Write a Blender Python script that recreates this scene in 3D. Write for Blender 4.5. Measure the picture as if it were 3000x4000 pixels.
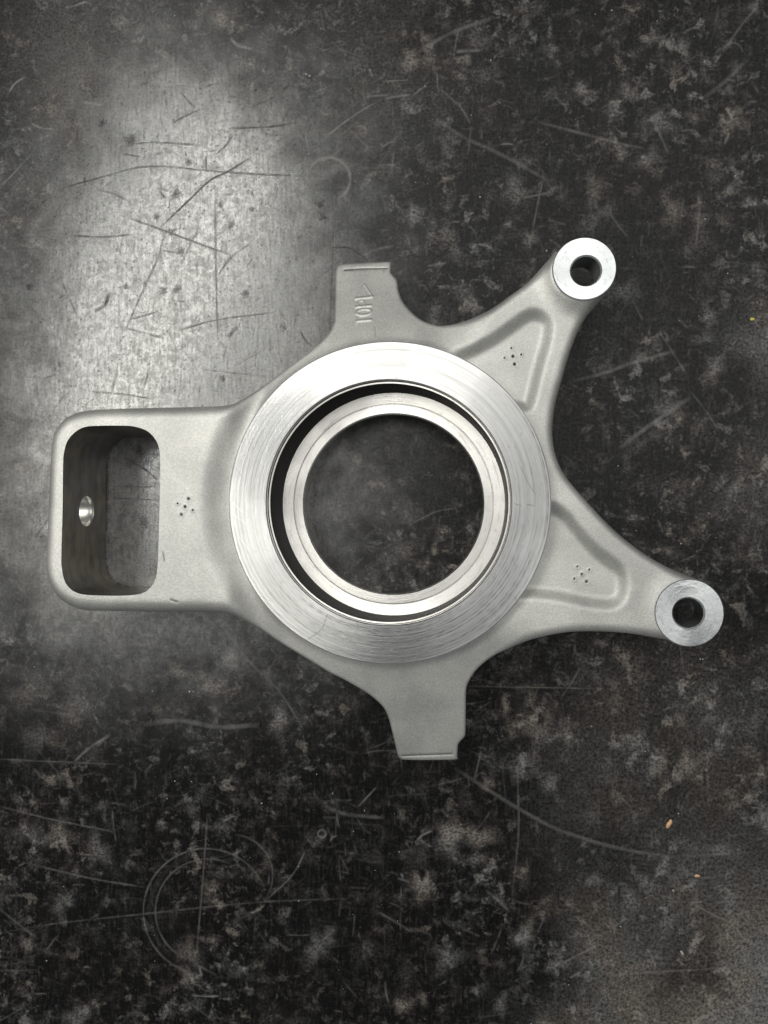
import bpy, bmesh, math, random
import numpy as np
from mathutils import Vector, Matrix, Quaternion
from mathutils.geometry import delaunay_2d_cdt

S = bpy.context.scene
COL = S.collection
for o in list(bpy.data.objects):
    bpy.data.objects.remove(o, do_unlink=True)
random.seed(7); rng = np.random.default_rng(11)

# ------------------------------------------------------------------ camera
# all lengths in mm unless noted; the bench top is z = 0
D = 278.0                     # lens height over the bench
F, CU, CV = 2773.0, 1500.0, 2000.0
NAD = (1700.0, 2036.0)        # where the plumb line from the lens meets the picture
ncam = Vector((NAD[0]-CU, -(NAD[1]-CV), -F)).normalized()
Q = ncam.rotation_difference(Vector((0, 0, -1)))
Rm = np.array(Q.to_matrix())
cd = bpy.data.cameras.new('camera'); cam = bpy.data.objects.new('camera', cd); COL.objects.link(cam)
cam.location = (0, 0, D*.001); cam.rotation_mode = 'QUATERNION'; cam.rotation_quaternion = Q
cd.sensor_fit = 'VERTICAL'; cd.sensor_height = 36; cd.sensor_width = 27; cd.lens = 36*F/4000
cd.clip_start = .01; cd.clip_end = 50
S.camera = cam
S.render.resolution_x, S.render.resolution_y = 768, 1024

def P(u, v, z=0.0):
    """picture position -> bench coordinates (mm) on the level z"""
    d = Rm @ np.array([u-CU, -(v-CV), -F])
    t = (D-z)/-d[2]
    return np.array([d[0]*t, d[1]*t])

# ------------------------------------------------------------------ light
w = bpy.data.worlds.new('World'); S.world = w; w.use_nodes = True
w.node_tree.nodes['Background'].inputs[0].default_value = (.96, .98, 1, 1)
w.node_tree.nodes['Background'].inputs[1].default_value = .15
vs = S.view_settings
vs.view_transform = 'Standard'; vs.look = 'None'; vs.exposure = .12; vs.gamma = 1; vs.use_curve_mapping = False

def lamp(name, corners, radiance, color=(1, 1, 1)):
    """rectangular ceiling lamp through four points (m): near-left, near-right, far-right, far-left"""
    a, b, c, d = [Vector(p) for p in corners]
    ctr = (a+b+c+d)/4
    ax = ((b-a)+(c-d))/2; ay = ((d-a)+(c-b))/2
    sx, sy = ax.length, ay.length
    x = ax.normalized(); z = x.cross(ay).normalized(); y = z.cross(x)
    if z.z < 0: z = -z; x = -x
    L = bpy.data.lights.new(name, 'AREA'); L.shape = 'RECTANGLE'; L.size = sx; L.size_y = sy
    L.energy = radiance*math.pi*sx*sy; L.color = color
    o = bpy.data.objects.new(name, L); COL.objects.link(o)
    M = Matrix((x, y, z)).transposed().to_4x4(); M.translation = ctr
    o.matrix_world = M
    return o

def mir(u, v, depth):
    """lamp point (m) whose mirror image in the bench shows at picture position u, v"""
    d = Rm @ np.array([u-CU, -(v-CV), -F]); d = d/-d[2]
    return (d[0]*depth, d[1]*depth, depth-D*.001)

W = 900.0
def strip(u0, u1, dz=0.0):
    def at(v, s):
        wid = 534+(v-400)*.50
        left = 490-(v-400)*.375
        return mir(left+wid*s, v, W*F/wid*.001-dz)
    return [at(2150, u0), at(2150, u1), at(380, u1), at(380, u0)]
lamp('ceiling_fixture', strip(.0, 1.0), 2.6, (.96, .985, 1))
lamp('fixture_tube_a', strip(.24, .38, .06), 7.5, (1, .95, .80))
lamp('fixture_tube_b', strip(.68, .84, .06), 8.0, (1, .95, .78))
# the broad lit ceiling on the far side of the photographer
lamp('lit_ceiling', [(-1.5, -.10, 2.0), (1.7, -.10, 2.0), (1.7, 1.70, 2.0), (-1.5, 1.70, 2.0)], 1.12, (1, .99, .95))

# ------------------------------------------------------------------ materials
class NT:
    def __init__(s, name):
        s.m = bpy.data.materials.new(name); s.m.use_nodes = True
        s.t = s.m.node_tree; s.b = s.t.nodes['Principled BSDF']
    def n(s, kind, **kw):
        nd = s.t.nodes.new('ShaderNode'+kind)
        for k, v in kw.items():
            if k.startswith('i_'):
                nd.inputs[k[2:].replace('_', ' ')].default_value = v
            else: setattr(nd, k, v)
        return nd
    def l(s, a, b): s.t.links.new(a, b)
    def set(s, **kw):
        for k, v in kw.items(): s.b.inputs[k.replace('_', ' ')].default_value = v
    def math(s, op, a, b=None, clamp=False):
        nd = s.n('Math', operation=op, use_clamp=clamp)
        for i, x in enumerate((a, b)):
            if x is None: continue
            if isinstance(x, (int, float)): nd.inputs[i].default_value = x
            else: s.l(x, nd.inputs[i])
        return nd.outputs[0]
    def mix(s, f, a, b):
        nd = s.n('Mix', data_type='RGBA')
        for i, x in ((0, f), (6, a), (7, b)):
            if isinstance(x, (int, float)): nd.inputs[i].default_value = x
            elif isinstance(x, tuple): nd.inputs[i].default_value = (*x, 1)
            else: s.l(x, nd.inputs[i])
        return nd.outputs[2]
    def lerp(s, f, a, b):
        nd = s.n('Mix', data_type='FLOAT')
        for i, x in ((0, f), (2, a), (3, b)):
            if isinstance(x, (int, float)): nd.inputs[i].default_value = x
            else: s.l(x, nd.inputs[i])
        return nd.outputs[0]
    def ramp(s, x, a, b, v0=0., v1=1.):
        nd = s.n('MapRange', clamp=True, interpolation_type='SMOOTHSTEP')
        s.l(x, nd.inputs[0])
        for i, v in zip((1, 2, 3, 4), (a, b, v0, v1)): nd.inputs[i].default_value = v
        return nd.outputs[0]
    def noise(s, vec, size_mm, detail=4, rough=.55, dist=0, off=None, scale=None):
        v = vec
        if off or scale:
            mp = s.n('Mapping'); s.l(vec, mp.inputs[0])
            if off: mp.inputs[1].default_value = off
            if scale: mp.inputs[3].default_value = scale
            v = mp.outputs[0]
        nd = s.n('TexNoise'); s.l(v, nd.inputs['Vector'])
        nd.inputs['Scale'].default_value = 1000/size_mm; nd.inputs['Detail'].default_value = detail
        nd.inputs['Roughness'].default_value = rough; nd.inputs['Distortion'].default_value = dist
        return nd.outputs[0]
    def obj(s): return s.n('TexCoord').outputs['Object']
    def attr(s, name):
        nd = s.n('Attribute'); nd.attribute_name = name; return nd.outputs['Fac']
    def bump(s, h, dist_mm, strength=1., normal=None):
        nd = s.n('Bump'); nd.inputs['Strength'].default_value = strength
        nd.inputs['Distance'].default_value = dist_mm*.001
        s.l(h, nd.inputs['Height'])
        if normal is not None: s.l(normal, nd.inputs['Normal'])
        return nd.outputs[0]

def mat_bench():
    t = NT('worn_black_bench'); o = t.obj()
    sc = t.attr('scratch'); st = t.attr('stain'); dk = t.attr('nick'); hz = t.attr('worn_sheen')
    big = t.noise(o, 70, 3, .5)
    mid = t.noise(o, 9, 7, .68, .3)
    blot = t.noise(o, 7.0, 4, .58, .4, off=(.3, .1, 0))
    fine = t.noise(o, 1.1, 4, .7)
    vst = t.noise(o, 1.0, 4, .65, 0, scale=(1, .12, 1))
    hst = t.noise(o, 1.0, 4, .65, 0, off=(.7, .2, 0), scale=(.1, 1, 1))
    spk = t.noise(o, .7, 3, .8, .3, off=(.2, .5, 0))
    cl = t.noise(o, 3.2, 5, .72, .6, off=(.9, .4, 0))
    m1 = t.ramp(mid, .48, .72)
    m2 = t.ramp(t.math('ADD', blot, t.math('MULTIPLY', t.math('SUBTRACT', spk, .5), .12)), .56, .68)
    m3 = t.ramp(cl, .52, .72)
    reg = t.ramp(big, .38, .60, .30, 1.)
    grain = t.math('MULTIPLY', t.math('MULTIPLY', t.ramp(vst, .48, .72), t.ramp(hst, .30, .70)), 1.0)
    g = t.math('ADD', t.math('ADD', t.math('MULTIPLY', m1, .30), t.math('MULTIPLY', m2, .52)), t.math('MULTIPLY', m3, .34))
    g = t.math('ADD', t.math('MULTIPLY', g, reg), st, True)
    g = t.math('MULTIPLY', g, t.ramp(fine, .32, .62, .28, 1.4))
    g = t.math('ADD', g, t.math('MULTIPLY', grain, .13), True)
    tone = t.mix(t.ramp(t.noise(o, 28, 2), .42, .6), (.25, .246, .235), (.265, .235, .208))
    base = t.mix(g, t.mix(t.ramp(fine, .3, .7), (.0025, .0025, .0028), (.006, .0057, .0055)), tone)
    worn_sheen = t.ramp(t.math('ADD', hz, t.math('MULTIPLY', t.math('SUBTRACT', t.noise(o, 16, 6, .65, .4), .5), t.math('MULTIPLY', t.math('MULTIPLY', hz, t.math('SUBTRACT', 1., hz)), 3.2))), .02, .98)
    rc = t.mix(t.ramp(cl, .36, .64), (.23, .232, .233), (.43, .427, .41))  # wear colour, raised so it also paints the lamp's pale sheen
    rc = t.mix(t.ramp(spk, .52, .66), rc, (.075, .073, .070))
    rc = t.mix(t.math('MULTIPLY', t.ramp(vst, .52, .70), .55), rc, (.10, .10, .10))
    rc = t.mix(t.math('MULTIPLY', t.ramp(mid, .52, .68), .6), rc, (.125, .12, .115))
    base = t.mix(t.math('MULTIPLY', worn_sheen, .82), base, rc)
    base = t.mix(t.math('MULTIPLY', sc, .95, True), base, (.32, .315, .295))
    base = t.mix(dk, base, (.010, .008, .007))
    t.l(base, t.b.inputs['Base Color'])
    r = t.lerp(t.ramp(mid, .35, .7), .30, .40)
    r = t.lerp(worn_sheen, r, t.lerp(t.ramp(cl, .4, .65), .17, .30))
    r = t.lerp(t.math('MULTIPLY', sc, .9, True), r, .5)
    r = t.lerp(st, r, .48)
    r = t.lerp(dk, r, .6)
    t.l(r, t.b.inputs['Roughness'])
    t.set(IOR=1.5)
    sp = t.lerp(worn_sheen, .23, t.ramp(t.math('ADD', t.math('MULTIPLY', cl, .6), t.math('MULTIPLY', vst, .4)), .36, .62, 1.35, .5))
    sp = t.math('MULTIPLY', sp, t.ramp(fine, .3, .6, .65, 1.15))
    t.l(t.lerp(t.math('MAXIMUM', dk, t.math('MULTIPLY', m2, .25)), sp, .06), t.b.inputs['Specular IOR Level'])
    h = t.math('ADD', t.math('MULTIPLY', fine, .35), t.math('MULTIPLY', t.math('ADD', vst, hst), .25))
    h = t.math('SUBTRACT', h, t.math('MULTIPLY', t.math('MAXIMUM', sc, t.math('MULTIPLY', dk, 1.5)), 1.2))
    nrm = t.bump(h, .06, .55)
    nrm = t.bump(t.noise(o, 14, 3), .5, .12, nrm)
    t.l(nrm, t.b.inputs['Normal'])
    return t.m

def mat_cast():
    t = NT('blasted_cast_aluminium'); o = t.obj()
    gr = t.attr('grime')
    a = t.noise(o, .55, 3, .7); b = t.noise(o, 24, 4, .6)
    pit = t.ramp(t.noise(o, 1.7, 5, .75, .2, off=(.4, 0, 0)), .66, .74)
    col = t.mix(t.ramp(b, .35, .65), (.67, .668, .64), (.83, .825, .785))
    col = t.mix(t.ramp(a, .34, .66), t.mix(.20, col, (0, 0, 0)), col)
    col = t.mix(t.math('MULTIPLY', pit, .4), col, (.2, .19, .17))
    col = t.mix(gr, col, (.03, .027, .024))
    t.l(col, t.b.inputs['Base Color'])
    t.set(Metallic=.92)
    t.l(t.lerp(gr, t.lerp(b, .55, .62), .8), t.b.inputs['Roughness'])
    n = t.bump(a, .09, .75)
    n = t.bump(t.noise(o, 2.6, 3, .6), .10, .5, n)
    t.l(n, t.b.inputs['Normal'])
    return t.m

def mat_turned(name, col, rough, aniso, groove=.5, scr=.5, chatter=0., marks=False, swirl=False):
    """lathe-turned metal: grooves run round the object's own Z axis"""
    t = NT(name); o = t.obj()
    sep = t.n('SeparateXYZ'); t.l(o, sep.inputs[0])
    X, Y, Z = sep.outputs
    rad = t.math('SQRT', t.math('ADD', t.math('MULTIPLY', X, X), t.math('MULTIPLY', Y, Y)))
    ang = t.math('ARCTAN2', Y, X)
    cmb = t.n('CombineXYZ'); t.l(rad, cmb.inputs[0]); t.l(t.math('MULTIPLY', ang, .0022), cmb.inputs[1]); t.l(Z, cmb.inputs[2])
    g1 = t.noise(cmb.outputs[0], .55, 5, .7)
    cm2 = t.n('CombineXYZ'); t.l(rad, cm2.inputs[0]); t.l(t.math('MULTIPLY', ang, .012), cm2.inputs[1])
    g2 = t.noise(cm2.outputs[0], 2.2, 5, .7, .2)
    s1 = t.noise(o, 1.0, 5, .75, .6, scale=(1, .18, 1))
    rot = t.n('Mapping'); t.l(o, rot.inputs[0]); rot.inputs[2].default_value = (0, 0, .9)
    s2 = t.noise(rot.outputs[0], .9, 5, .75, .4, scale=(.16, 1, 1))
    dirt = t.ramp(t.noise(o, 2.2, 6, .75, .2), .58, .70)
    dark = t.ramp(g1, .54, .70)
    cm4 = t.n('CombineXYZ'); t.l(rad, cm4.inputs[0]); t.l(t.math('MULTIPLY', ang, .0032), cm4.inputs[1])
    lines = t.math('ADD', t.ramp(t.noise(cm4.outputs[0], 1.5, 3, .7), .57, .66), t.math('MULTIPLY', t.ramp(g2, .52, .66), .5))
    reg = t.ramp(t.noise(o, 22, 2, .5, 0, off=(.11, .07, 0)), .42, .56)
    c = t.mix(t.math('MULTIPLY', dark, .5*groove*(.3 if marks else 1), True), col, tuple(x*.45 for x in col))
    c = t.mix(t.math('MULTIPLY', lines, .55*groove*(.22 if marks else 1), True), c, tuple(x*.30 for x in col))
    c = t.mix(t.math('MULTIPLY', t.math('MULTIPLY', dirt, reg), .35), c, tuple(x*.3 for x in col))
    if marks:
        ln, sf = t.attr('tool_line'), t.attr('scuff')
        c = t.mix(t.math('MULTIPLY', ln, .9, True), c, tuple(x*.12 for x in col))
        c = t.mix(t.math('MULTIPLY', sf, .25, True), c, (.95, .95, .95))
    t.l(c, t.b.inputs['Base Color'])
    t.set(Metallic=1., Anisotropic=aniso)
    t.l(t.lerp(reg, rough, rough+.07), t.b.inputs['Roughness'])
    tg = t.n('Tangent', direction_type='RADIAL', axis='Z'); t.l(tg.outputs[0], t.b.inputs['Tangent'])
    h = t.math('MULTIPLY', t.math('ADD', g1, t.math('MULTIPLY', g2, .7)), groove)
    sx = t.math('MULTIPLY', t.math('ADD', t.ramp(s1, .56, .72), t.ramp(s2, .58, .74)), t.math('MULTIPLY', reg, scr))
    h = t.math('SUBTRACT', h, sx)
    if marks: h = t.math('SUBTRACT', h, t.math('MULTIPLY', t.math('ADD', t.math('MULTIPLY', ln, .4), sf), 1.0))
    n = t.bump(h, .07, .75 if swirl else .40)
    if chatter:
        cm3 = t.n('CombineXYZ'); t.l(t.math('MULTIPLY', rad, .3), cm3.inputs[0]); t.l(t.math('MULTIPLY', ang, .03), cm3.inputs[1])
        n = t.bump(t.noise(cm3.outputs[0], .9, 2, .5), .05, chatter, n)
    if swirl:
        n = t.bump(t.noise(o, 7, 3, .6, 1.2), .35, .35, n)
        n = t.bump(t.noise(o, 1.6, 4, .7, 1.5), .03, .4, n)
    t.l(n, t.b.inputs['Normal'])
    return t.m

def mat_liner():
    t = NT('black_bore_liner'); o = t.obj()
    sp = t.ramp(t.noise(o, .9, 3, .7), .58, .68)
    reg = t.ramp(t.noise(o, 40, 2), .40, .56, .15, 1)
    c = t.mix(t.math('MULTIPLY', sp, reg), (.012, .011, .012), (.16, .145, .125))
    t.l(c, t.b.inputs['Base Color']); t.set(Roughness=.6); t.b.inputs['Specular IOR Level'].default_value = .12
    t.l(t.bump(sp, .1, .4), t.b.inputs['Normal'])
    return t.m

def mat_slot():
    t = NT('machined_slot_wall'); o = t.obj()
    a = t.noise(o, 4, 3, .5, .2, scale=(1, .4, 1)); b = t.noise(o, 22, 2)
    sp = t.ramp(t.noise(o, 1.3, 2, .5), .72, .76)
    c = t.mix(t.ramp(b, .4, .62), (.36, .355, .345), (.44, .40, .32))
    c = t.mix(t.ramp(a, .35, .75), c, (.25, .24, .215))
    c = t.mix(sp, c, (.5, .48, .42))
    t.l(c, t.b.inputs['Base Color']); t.set(Metallic=.95)
    t.l(t.lerp(a, .26, .36), t.b.inputs['Roughness'])
    t.l(t.bump(a, .05, .4), t.b.inputs['Normal'])
    return t.m

def mat_plain(name, c, rough=.5, metal=0., size=1.0):
    t = NT(name); a = t.noise(t.obj(), size, 4, .7)
    t.l(t.mix(t.ramp(a, .3, .7), tuple(x*.7 for x in c), c), t.b.inputs['Base Color'])
    t.set(Roughness=rough, Metallic=metal); t.l(t.bump(a, .05, .4), t.b.inputs['Normal'])
    return t.m

M = dict(
    bench=mat_bench(), cast=mat_cast(),
    ring=mat_turned('turned_flange_face', (.84, .84, .83), .37, .96, 1.1, .5, .2, True),
    seat=mat_turned('turned_bearing_seat', (.90, .885, .84), .26, .9, .6, .1, .0),
    boss=mat_turned('spot_faced_boss', (.87, .895, .905), .30, .7, .6, .25, .6, False, True),
    liner=mat_liner(), slot=mat_slot(),
    hole=mat_plain('bright_drilled_hole', (.85, .84, .79), .38, 1., 3.),
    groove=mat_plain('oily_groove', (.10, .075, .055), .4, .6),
)

# ------------------------------------------------------------------ mesh helpers
def mesh_obj(name, verts, faces, mat, parent=None, sharp=None, smooth=True):
    me = bpy.data.meshes.new(name)
    me.from_pydata([tuple(c*.001 for c in v) for v in verts], [], faces)
    me.validate(); me.materials.append(mat)
    me.polygons.foreach_set('use_smooth', [smooth]*len(me.polygons))
    if sharp: me.set_sharp_from_angle(angle=math.radians(sharp))
    o = bpy.data.objects.new(name, me); COL.objects.link(o)
    if parent: o.parent = parent
    return o

def lathe(name, prof, mat, parent, loc, n=256, closed=False, wob=0.0):
    """profile of (r, z) turned round Z; loc in mm"""
    vs, fs = [], []
    m = len(prof)
    for i in range(n):
        a = 2*math.pi*i/n; c, s = math.cos(a), math.sin(a)
        for r, z in prof: vs.append((r*c, r*s, z))
    for i in range(n):
        j = (i+1) % n
        for k in range(m if closed else m-1):
            q = (k+1) % m
            fs.append((i*m+k, j*m+k, j*m+q, i*m+q))
    o = mesh_obj(name, vs, fs, mat, parent, sharp=5)
    o.location = tuple(c*.001 for c in loc)
    return o

def catmull(pts, step):
    """closed smooth curve through pts, resampled evenly"""
    p = np.array(pts, float); n = len(p); out = []
    for i in range(n):
        a, b, c, d = p[i-1], p[i], p[(i+1) % n], p[(i+2) % n]
        for t in np.linspace(0, 1, 12, endpoint=False):
            t1 = .5*((2*b)+(c-a)*t+(2*a-5*b+4*c-d)*t*t+(3*b-a-3*c+d)*t**3)
            out.append(t1)
    out = np.array(out+[out[0]])
    L = np.concatenate([[0], np.cumsum(np.linalg.norm(np.diff(out, axis=0), axis=1))])
    m = int(L[-1]/step)
    s = np.linspace(0, L[-1], m, endpoint=False)
    return np.stack([np.interp(s, L, out[:, k]) for k in range(out.shape[1])], 1)

def pdist(pts, poly, closed=True, cap=8.0):
    """distance of pts to a polyline"""
    A = poly; B = np.roll(poly, -1, 0)
    if not closed: A, B = poly[:-1], poly[1:]
    out = np.full(len(pts), cap)
    AB = B-A; LL = (AB**2).sum(1)+1e-12
    lo, hi = np.minimum(A, B)-cap, np.maximum(A, B)+cap
    cell = np.floor(pts/12.).astype(int); key = cell[:, 0]*10007+cell[:, 1]
    order = np.argsort(key, kind='stable'); ks = key[order]
    cuts = np.flatnonzero(np.diff(ks))+1
    for ids in np.split(order, cuts):
        c0 = pts[ids].min(0); c1 = pts[ids].max(0)
        sel = ((lo <= c1) & (hi >= c0)).all(1)
        if not sel.any(): continue
        a, ab, ll = A[sel], AB[sel], LL[sel]
        p = pts[ids][:, None, :]
        t = np.clip(((p-a)*ab).sum(2)/ll, 0, 1)
        out[ids] = np.minimum(cap, np.sqrt((((a+t[..., None]*ab)-p)**2).sum(2).min(1)))
    return out

def inside(pts, poly):
    x, y = pts[:, 0], pts[:, 1]; c = np.zeros(len(pts), bool)
    n = len(poly); j = n-1
    for i in range(n):
        xi, yi = poly[i]; xj, yj = poly[j]
        if yi != yj:
            c ^= ((yi > y) != (yj > y)) & (x < (xj-xi)*(y-yi)/(yj-yi)+xi)
        j = i
    return c

def ss(x, a, b):
    t = np.clip((x-a)/(b-a), 0, 1); return t*t*(3-2*t)

# ------------------------------------------------------------------ bench top
STEP = .42
def build_bench():
    x0, x1, y0, y1 = -205., 165., -235., 235.
    nx, ny = int((x1-x0)/STEP)+1, int((y1-y0)/STEP)+1
    xs = np.concatenate([[-900, -500, -300], np.linspace(x0, x1, nx), [260, 500, 900]])
    ys = np.concatenate([[-900, -500, -300], np.linspace(y0, y1, ny), [300, 500, 900]])
    sx = (x1-x0)/(nx-1); sy = (y1-y0)/(ny-1)
    maps = {k: np.zeros((ny+2, nx+2), np.float32) for k in ('scratch', 'stain', 'nick', 'worn_sheen')}

    def splat(k, pts, val):
        fx = (pts[:, 0]-x0)/sx; fy = (pts[:, 1]-y0)/sy
        ix, iy = np.floor(fx).astype(int), np.floor(fy).astype(int)
        ok = (ix >= 0) & (iy >= 0) & (ix < nx-1) & (iy < ny-1)
        ix, iy, fx, fy = ix[ok], iy[ok], (fx-ix)[ok] if False else fx[ok]-ix[ok], fy[ok]-iy[ok]
        v = np.broadcast_to(val, (len(pts),))[ok]
        Mp = maps[k]
        for dx, dy, wt in ((0, 0, (1-fx)*(1-fy)), (1, 0, fx*(1-fy)), (0, 1, (1-fx)*fy), (1, 1, fx*fy)):
            np.maximum.at(Mp, (iy+dy, ix+dx), (v*np.clip(wt*1.6, 0, 1)).astype(np.float32))

    def line(k, pts, val, width=0., rough=.5, fade=True):
        """worn stroke along a polyline in mm: strength breaks up along its length"""
        pts = np.array(pts, float)
        if len(pts) > 2:
            q = []
            ext = np.vstack([2*pts[0]-pts[1], pts, 2*pts[-1]-pts[-2]])
            for i in range(1, len(ext)-2):
                a, b, c, d = ext[i-1:i+3]
                for t in np.linspace(0, 1, 14, endpoint=False):
                    q.append(.5*((2*b)+(c-a)*t+(2*a-5*b+4*c-d)*t*t+(3*b-a-3*c+d)*t**3))
            pts = np.array(q+[pts[-1]])
        L = np.concatenate([[0], np.cumsum(np.linalg.norm(np.diff(pts, axis=0), axis=1))])
        n = max(4, int(L[-1]/.18)); s = np.linspace(0, L[-1], n)
        p = np.stack([np.interp(s, L, pts[:, i]) for i in (0, 1)], 1)
        kn = np.interp(s, np.linspace(0, L[-1], max(3, int(L[-1]/2.5)+2)), rng.random(max(3, int(L[-1]/2.5)+2)))
        v = val*(1-rough+rough*kn*1.5)
        if fade: v = v*np.clip(np.minimum(s, L[-1]-s)/max(1., L[-1]*.18)+.25, 0, 1)
        width *= .7
        if width > 0:
            t = np.gradient(p, axis=0); t /= np.linalg.norm(t, axis=1)[:, None]+1e-9
            nn = np.stack([-t[:, 1], t[:, 0]], 1)
            for o in (np.arange(-width/2, width/2+.01, .28) if width > .45 else (0.,)):
                splat(k, p+nn*o, v*(1-.35*abs(o)/(width/2))*(.6+.4*rng.random(n)))
        else:
            splat(k, p, v)

    def pl(k, px, val, width=0., **kw): line(k, [P(u, v) for u, v in px], val, width, **kw)
    def arc(k, c, r, a0, a1, val, width=0., **kw):
        n = max(6, int(abs(a1-a0)/8))
        pl(k, [(c[0]+r*math.cos(math.radians(a)), c[1]-r*math.sin(math.radians(a))) for a in np.linspace(a0, a1, n)], val, width, **kw)

    # thousands of hairlines, mostly faint
    hubs = np.stack([rng.uniform(x0, x1, 60), rng.uniform(y0, y1, 60)], 1)
    for i in range(2600):
        c = np.array([rng.uniform(x0, x1), rng.uniform(y0, y1)]) if rng.random() < .35 else hubs[int(60*rng.random()**1.7)]+rng.normal(0, 16, 2)
        a = rng.choice([0, math.pi/2, rng.uniform(0, math.pi)], p=[.25, .2, .55])+rng.normal(0, .12)
        ln = min(45, rng.exponential(5)+1.5); bend = rng.normal(0, .12)
        s = np.linspace(-.5, .5, 5)*ln
        d = np.array([math.cos(a), math.sin(a)]); nrm = np.array([-d[1], d[0]])
        pts = c+s[:, None]*d+((s/ln)**2*ln*bend)[:, None]*nrm
        line('scratch', pts, min(.55, rng.exponential(.085)+.03), 0 if rng.random() < .9 else .5, rough=.8)
    # short scuffs and little hooks
    for i in range(150):
        c = np.array([rng.uniform(x0, x1), rng.uniform(y0, y1)]); a = rng.uniform(0, 6.3)
        r = rng.uniform(.8, 4); n = 6; sp = rng.uniform(.6, 2.6)
        th = a+np.linspace(0, sp, n)
        line('scratch', c+r*np.stack([np.cos(th), np.sin(th)], 1), rng.uniform(.08, .36), 0 if rng.random() < .8 else .4, rough=.7)
    # the marks one can point at
    arc('scratch', (805, 3560), 245, 20, 265, .34, 0); arc('scratch', (812, 3560), 205, 60, 250, .30, 0)
    arc('scratch', (812, 3560), 226, 80, 240, .07, 2.2); arc('scratch', (905, 3420), 160, -35, 85, .28, 0)
    arc('scratch', (1283, 700), 84, -70, 185, .62, .9); arc('scratch', (1257, 3257), 15, 0, 360, .6, .5, fade=False)
    pl('scratch', [(1778, 3000), (1900, 3080), (2030, 3160), (2170, 3235), (2330, 3290), (2480, 3325), (2620, 3345)], .34, 1.5, rough=.35)
    pl('scratch', [(2620, 3345), (2750, 3340), (2870, 3330)], .2, 1.0)
    pl('scratch', [(810, 3180), (795, 3400), (775, 3640), (765, 3740)], .3, 0, rough=.5)
    pl('scratch', [(0, 3645), (200, 3610), (560, 3570), (1000, 3525), (1360, 3510)], .22, 0, rough=.7)
    pl('scratch', [(0, 3150), (200, 3200), (450, 3250)], .3, 0); pl('scratch', [(100, 3370), (350, 3430), (560, 3465)], .33, 0)
    pl('scratch', [(1195, 3320), (1140, 3420), (1035, 3520)], .5, .5)
    pl('scratch', [(855, 2430), (980, 2590), (1090, 2700), (1180, 2840)], .34, .4)
    pl('scratch', [(2020, 2990), (2025, 3250), (2000, 3500)], .25, 0)
    pl('scratch', [(2380, 4000-190), (2600, 3795), (2850, 3780)], .35, 0); pl('scratch', [(2180, 3770), (2340, 3690)], .4, .4)
    pl('scratch', [(2870, 3590), (2890, 3650), (2960, 3700)], .42, .5)
    pl('scratch', [(1580, 2680), (1800, 2680), (2350, 2690)], .25, 0)
    pl('scratch', [(1500, 318), (1600, 312)], .5, .6); pl('scratch', [(1500, 385), (1605, 368)], .5, .7)
    pl('scratch', [(1640, 200), (1760, 130), (1920, 70)], .3, 1.6); pl('scratch', [(1780, 200), (1880, 195)], .45, 1.4)
    pl('scratch', [(2100, 475), (2250, 515), (2420, 560), (2520, 580)], .36, 1.0); pl('scratch', [(1680, 440), (1800, 530), (1950, 600), (2150, 710)], .28, 1.2)
    pl('scratch', [(2545, 455), (2580, 530), (2612, 600)], .42, .7); pl('scratch', [(2830, 200), (2880, 120), (2960, 20)], .38, .7)
    arc('scratch', (2862, 205), 38, 0, 180, .38, .4); pl('scratch', [(2740, 390), (2830, 320), (2920, 230)], .25, 1.6)
    pl('scratch', [(1790, 400), (1835, 480)], .55, .4); pl('scratch', [(2080, 900), (2120, 700)], .35, 0)
    pl('scratch', [(2230, 1490), (2350, 1460), (2480, 1415), (2640, 1370)], .42, 1.2); pl('scratch', [(2420, 1750), (2540, 1660), (2700, 1550)], .36, 1.6)
    pl('scratch', [(2470, 1170), (2510, 1250)], .4, .6); pl('scratch', [(1400, 1005), (1470, 975), (1540, 960)], .3, .8)
    pl('scratch', [(900, 150), (930, 178), (985, 192)], .9, .9); pl('scratch', [(35, 360), (55, 330), (92, 302)], .8, .7)
    pl('scratch', [(680, 328), (775, 335)], .75, .4); pl('scratch', [(270, 30), (340, 5)], .5, 0)
    pl('scratch', [(0, 735), (60, 670), (125, 600)], .4, .3); pl('scratch', [(120, 480), (160, 500), (210, 505)], .7, .3)
    pl('scratch', [(325, 400), (400, 412)], .6, .8); pl('scratch', [(1105, 410), (1108, 465)], .6, .5)
    pl('scratch', [(1060, 500), (1110, 525)], .7, .4); pl('scratch', [(1780, 2230), (1830, 2180), (1890, 2160)], .35, .5)
    pl('scratch', [(1600, 2050), (1700, 2000), (1780, 1985)], .34, .5); pl('scratch', [(0, 2965), (200, 2975), (460, 2985)], .25, 0)
    pl('scratch', [(290, 2975), (350, 2920), (430, 2870)], .55, 1.0); pl('scratch', [(560, 2830), (700, 2815), (860, 2840), (1010, 2830)], .35, 2.0)
    pl('scratch', [(1270, 3150), (1350, 3180), (1500, 3195)], .3, 1.2); pl('scratch', [(1400, 3150), (1470, 3075)], .55, .5)
    pl('scratch', [(1900, 3480), (1960, 3530), (1990, 3560)], .4, .8); pl('scratch', [(2570, 2030), (2590, 2080)], .4, .4)
    # dark cuts seen against the sheen
    pl('nick', [(630, 885), (740, 780), (820, 705), (890, 670), (970, 620)], .95, .5, rough=.2)
    pl('nick', [(220, 740), (400, 690), (530, 655), (650, 650), (800, 665), (1000, 680), (1190, 688)], .6, 0, rough=.5)
    pl('nick', [(500, 850), (640, 900), (800, 960), (900, 995)], .6, 0); pl('nick', [(640, 900), (620, 1000), (560, 1130), (490, 1290)], .5, 0)
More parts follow.
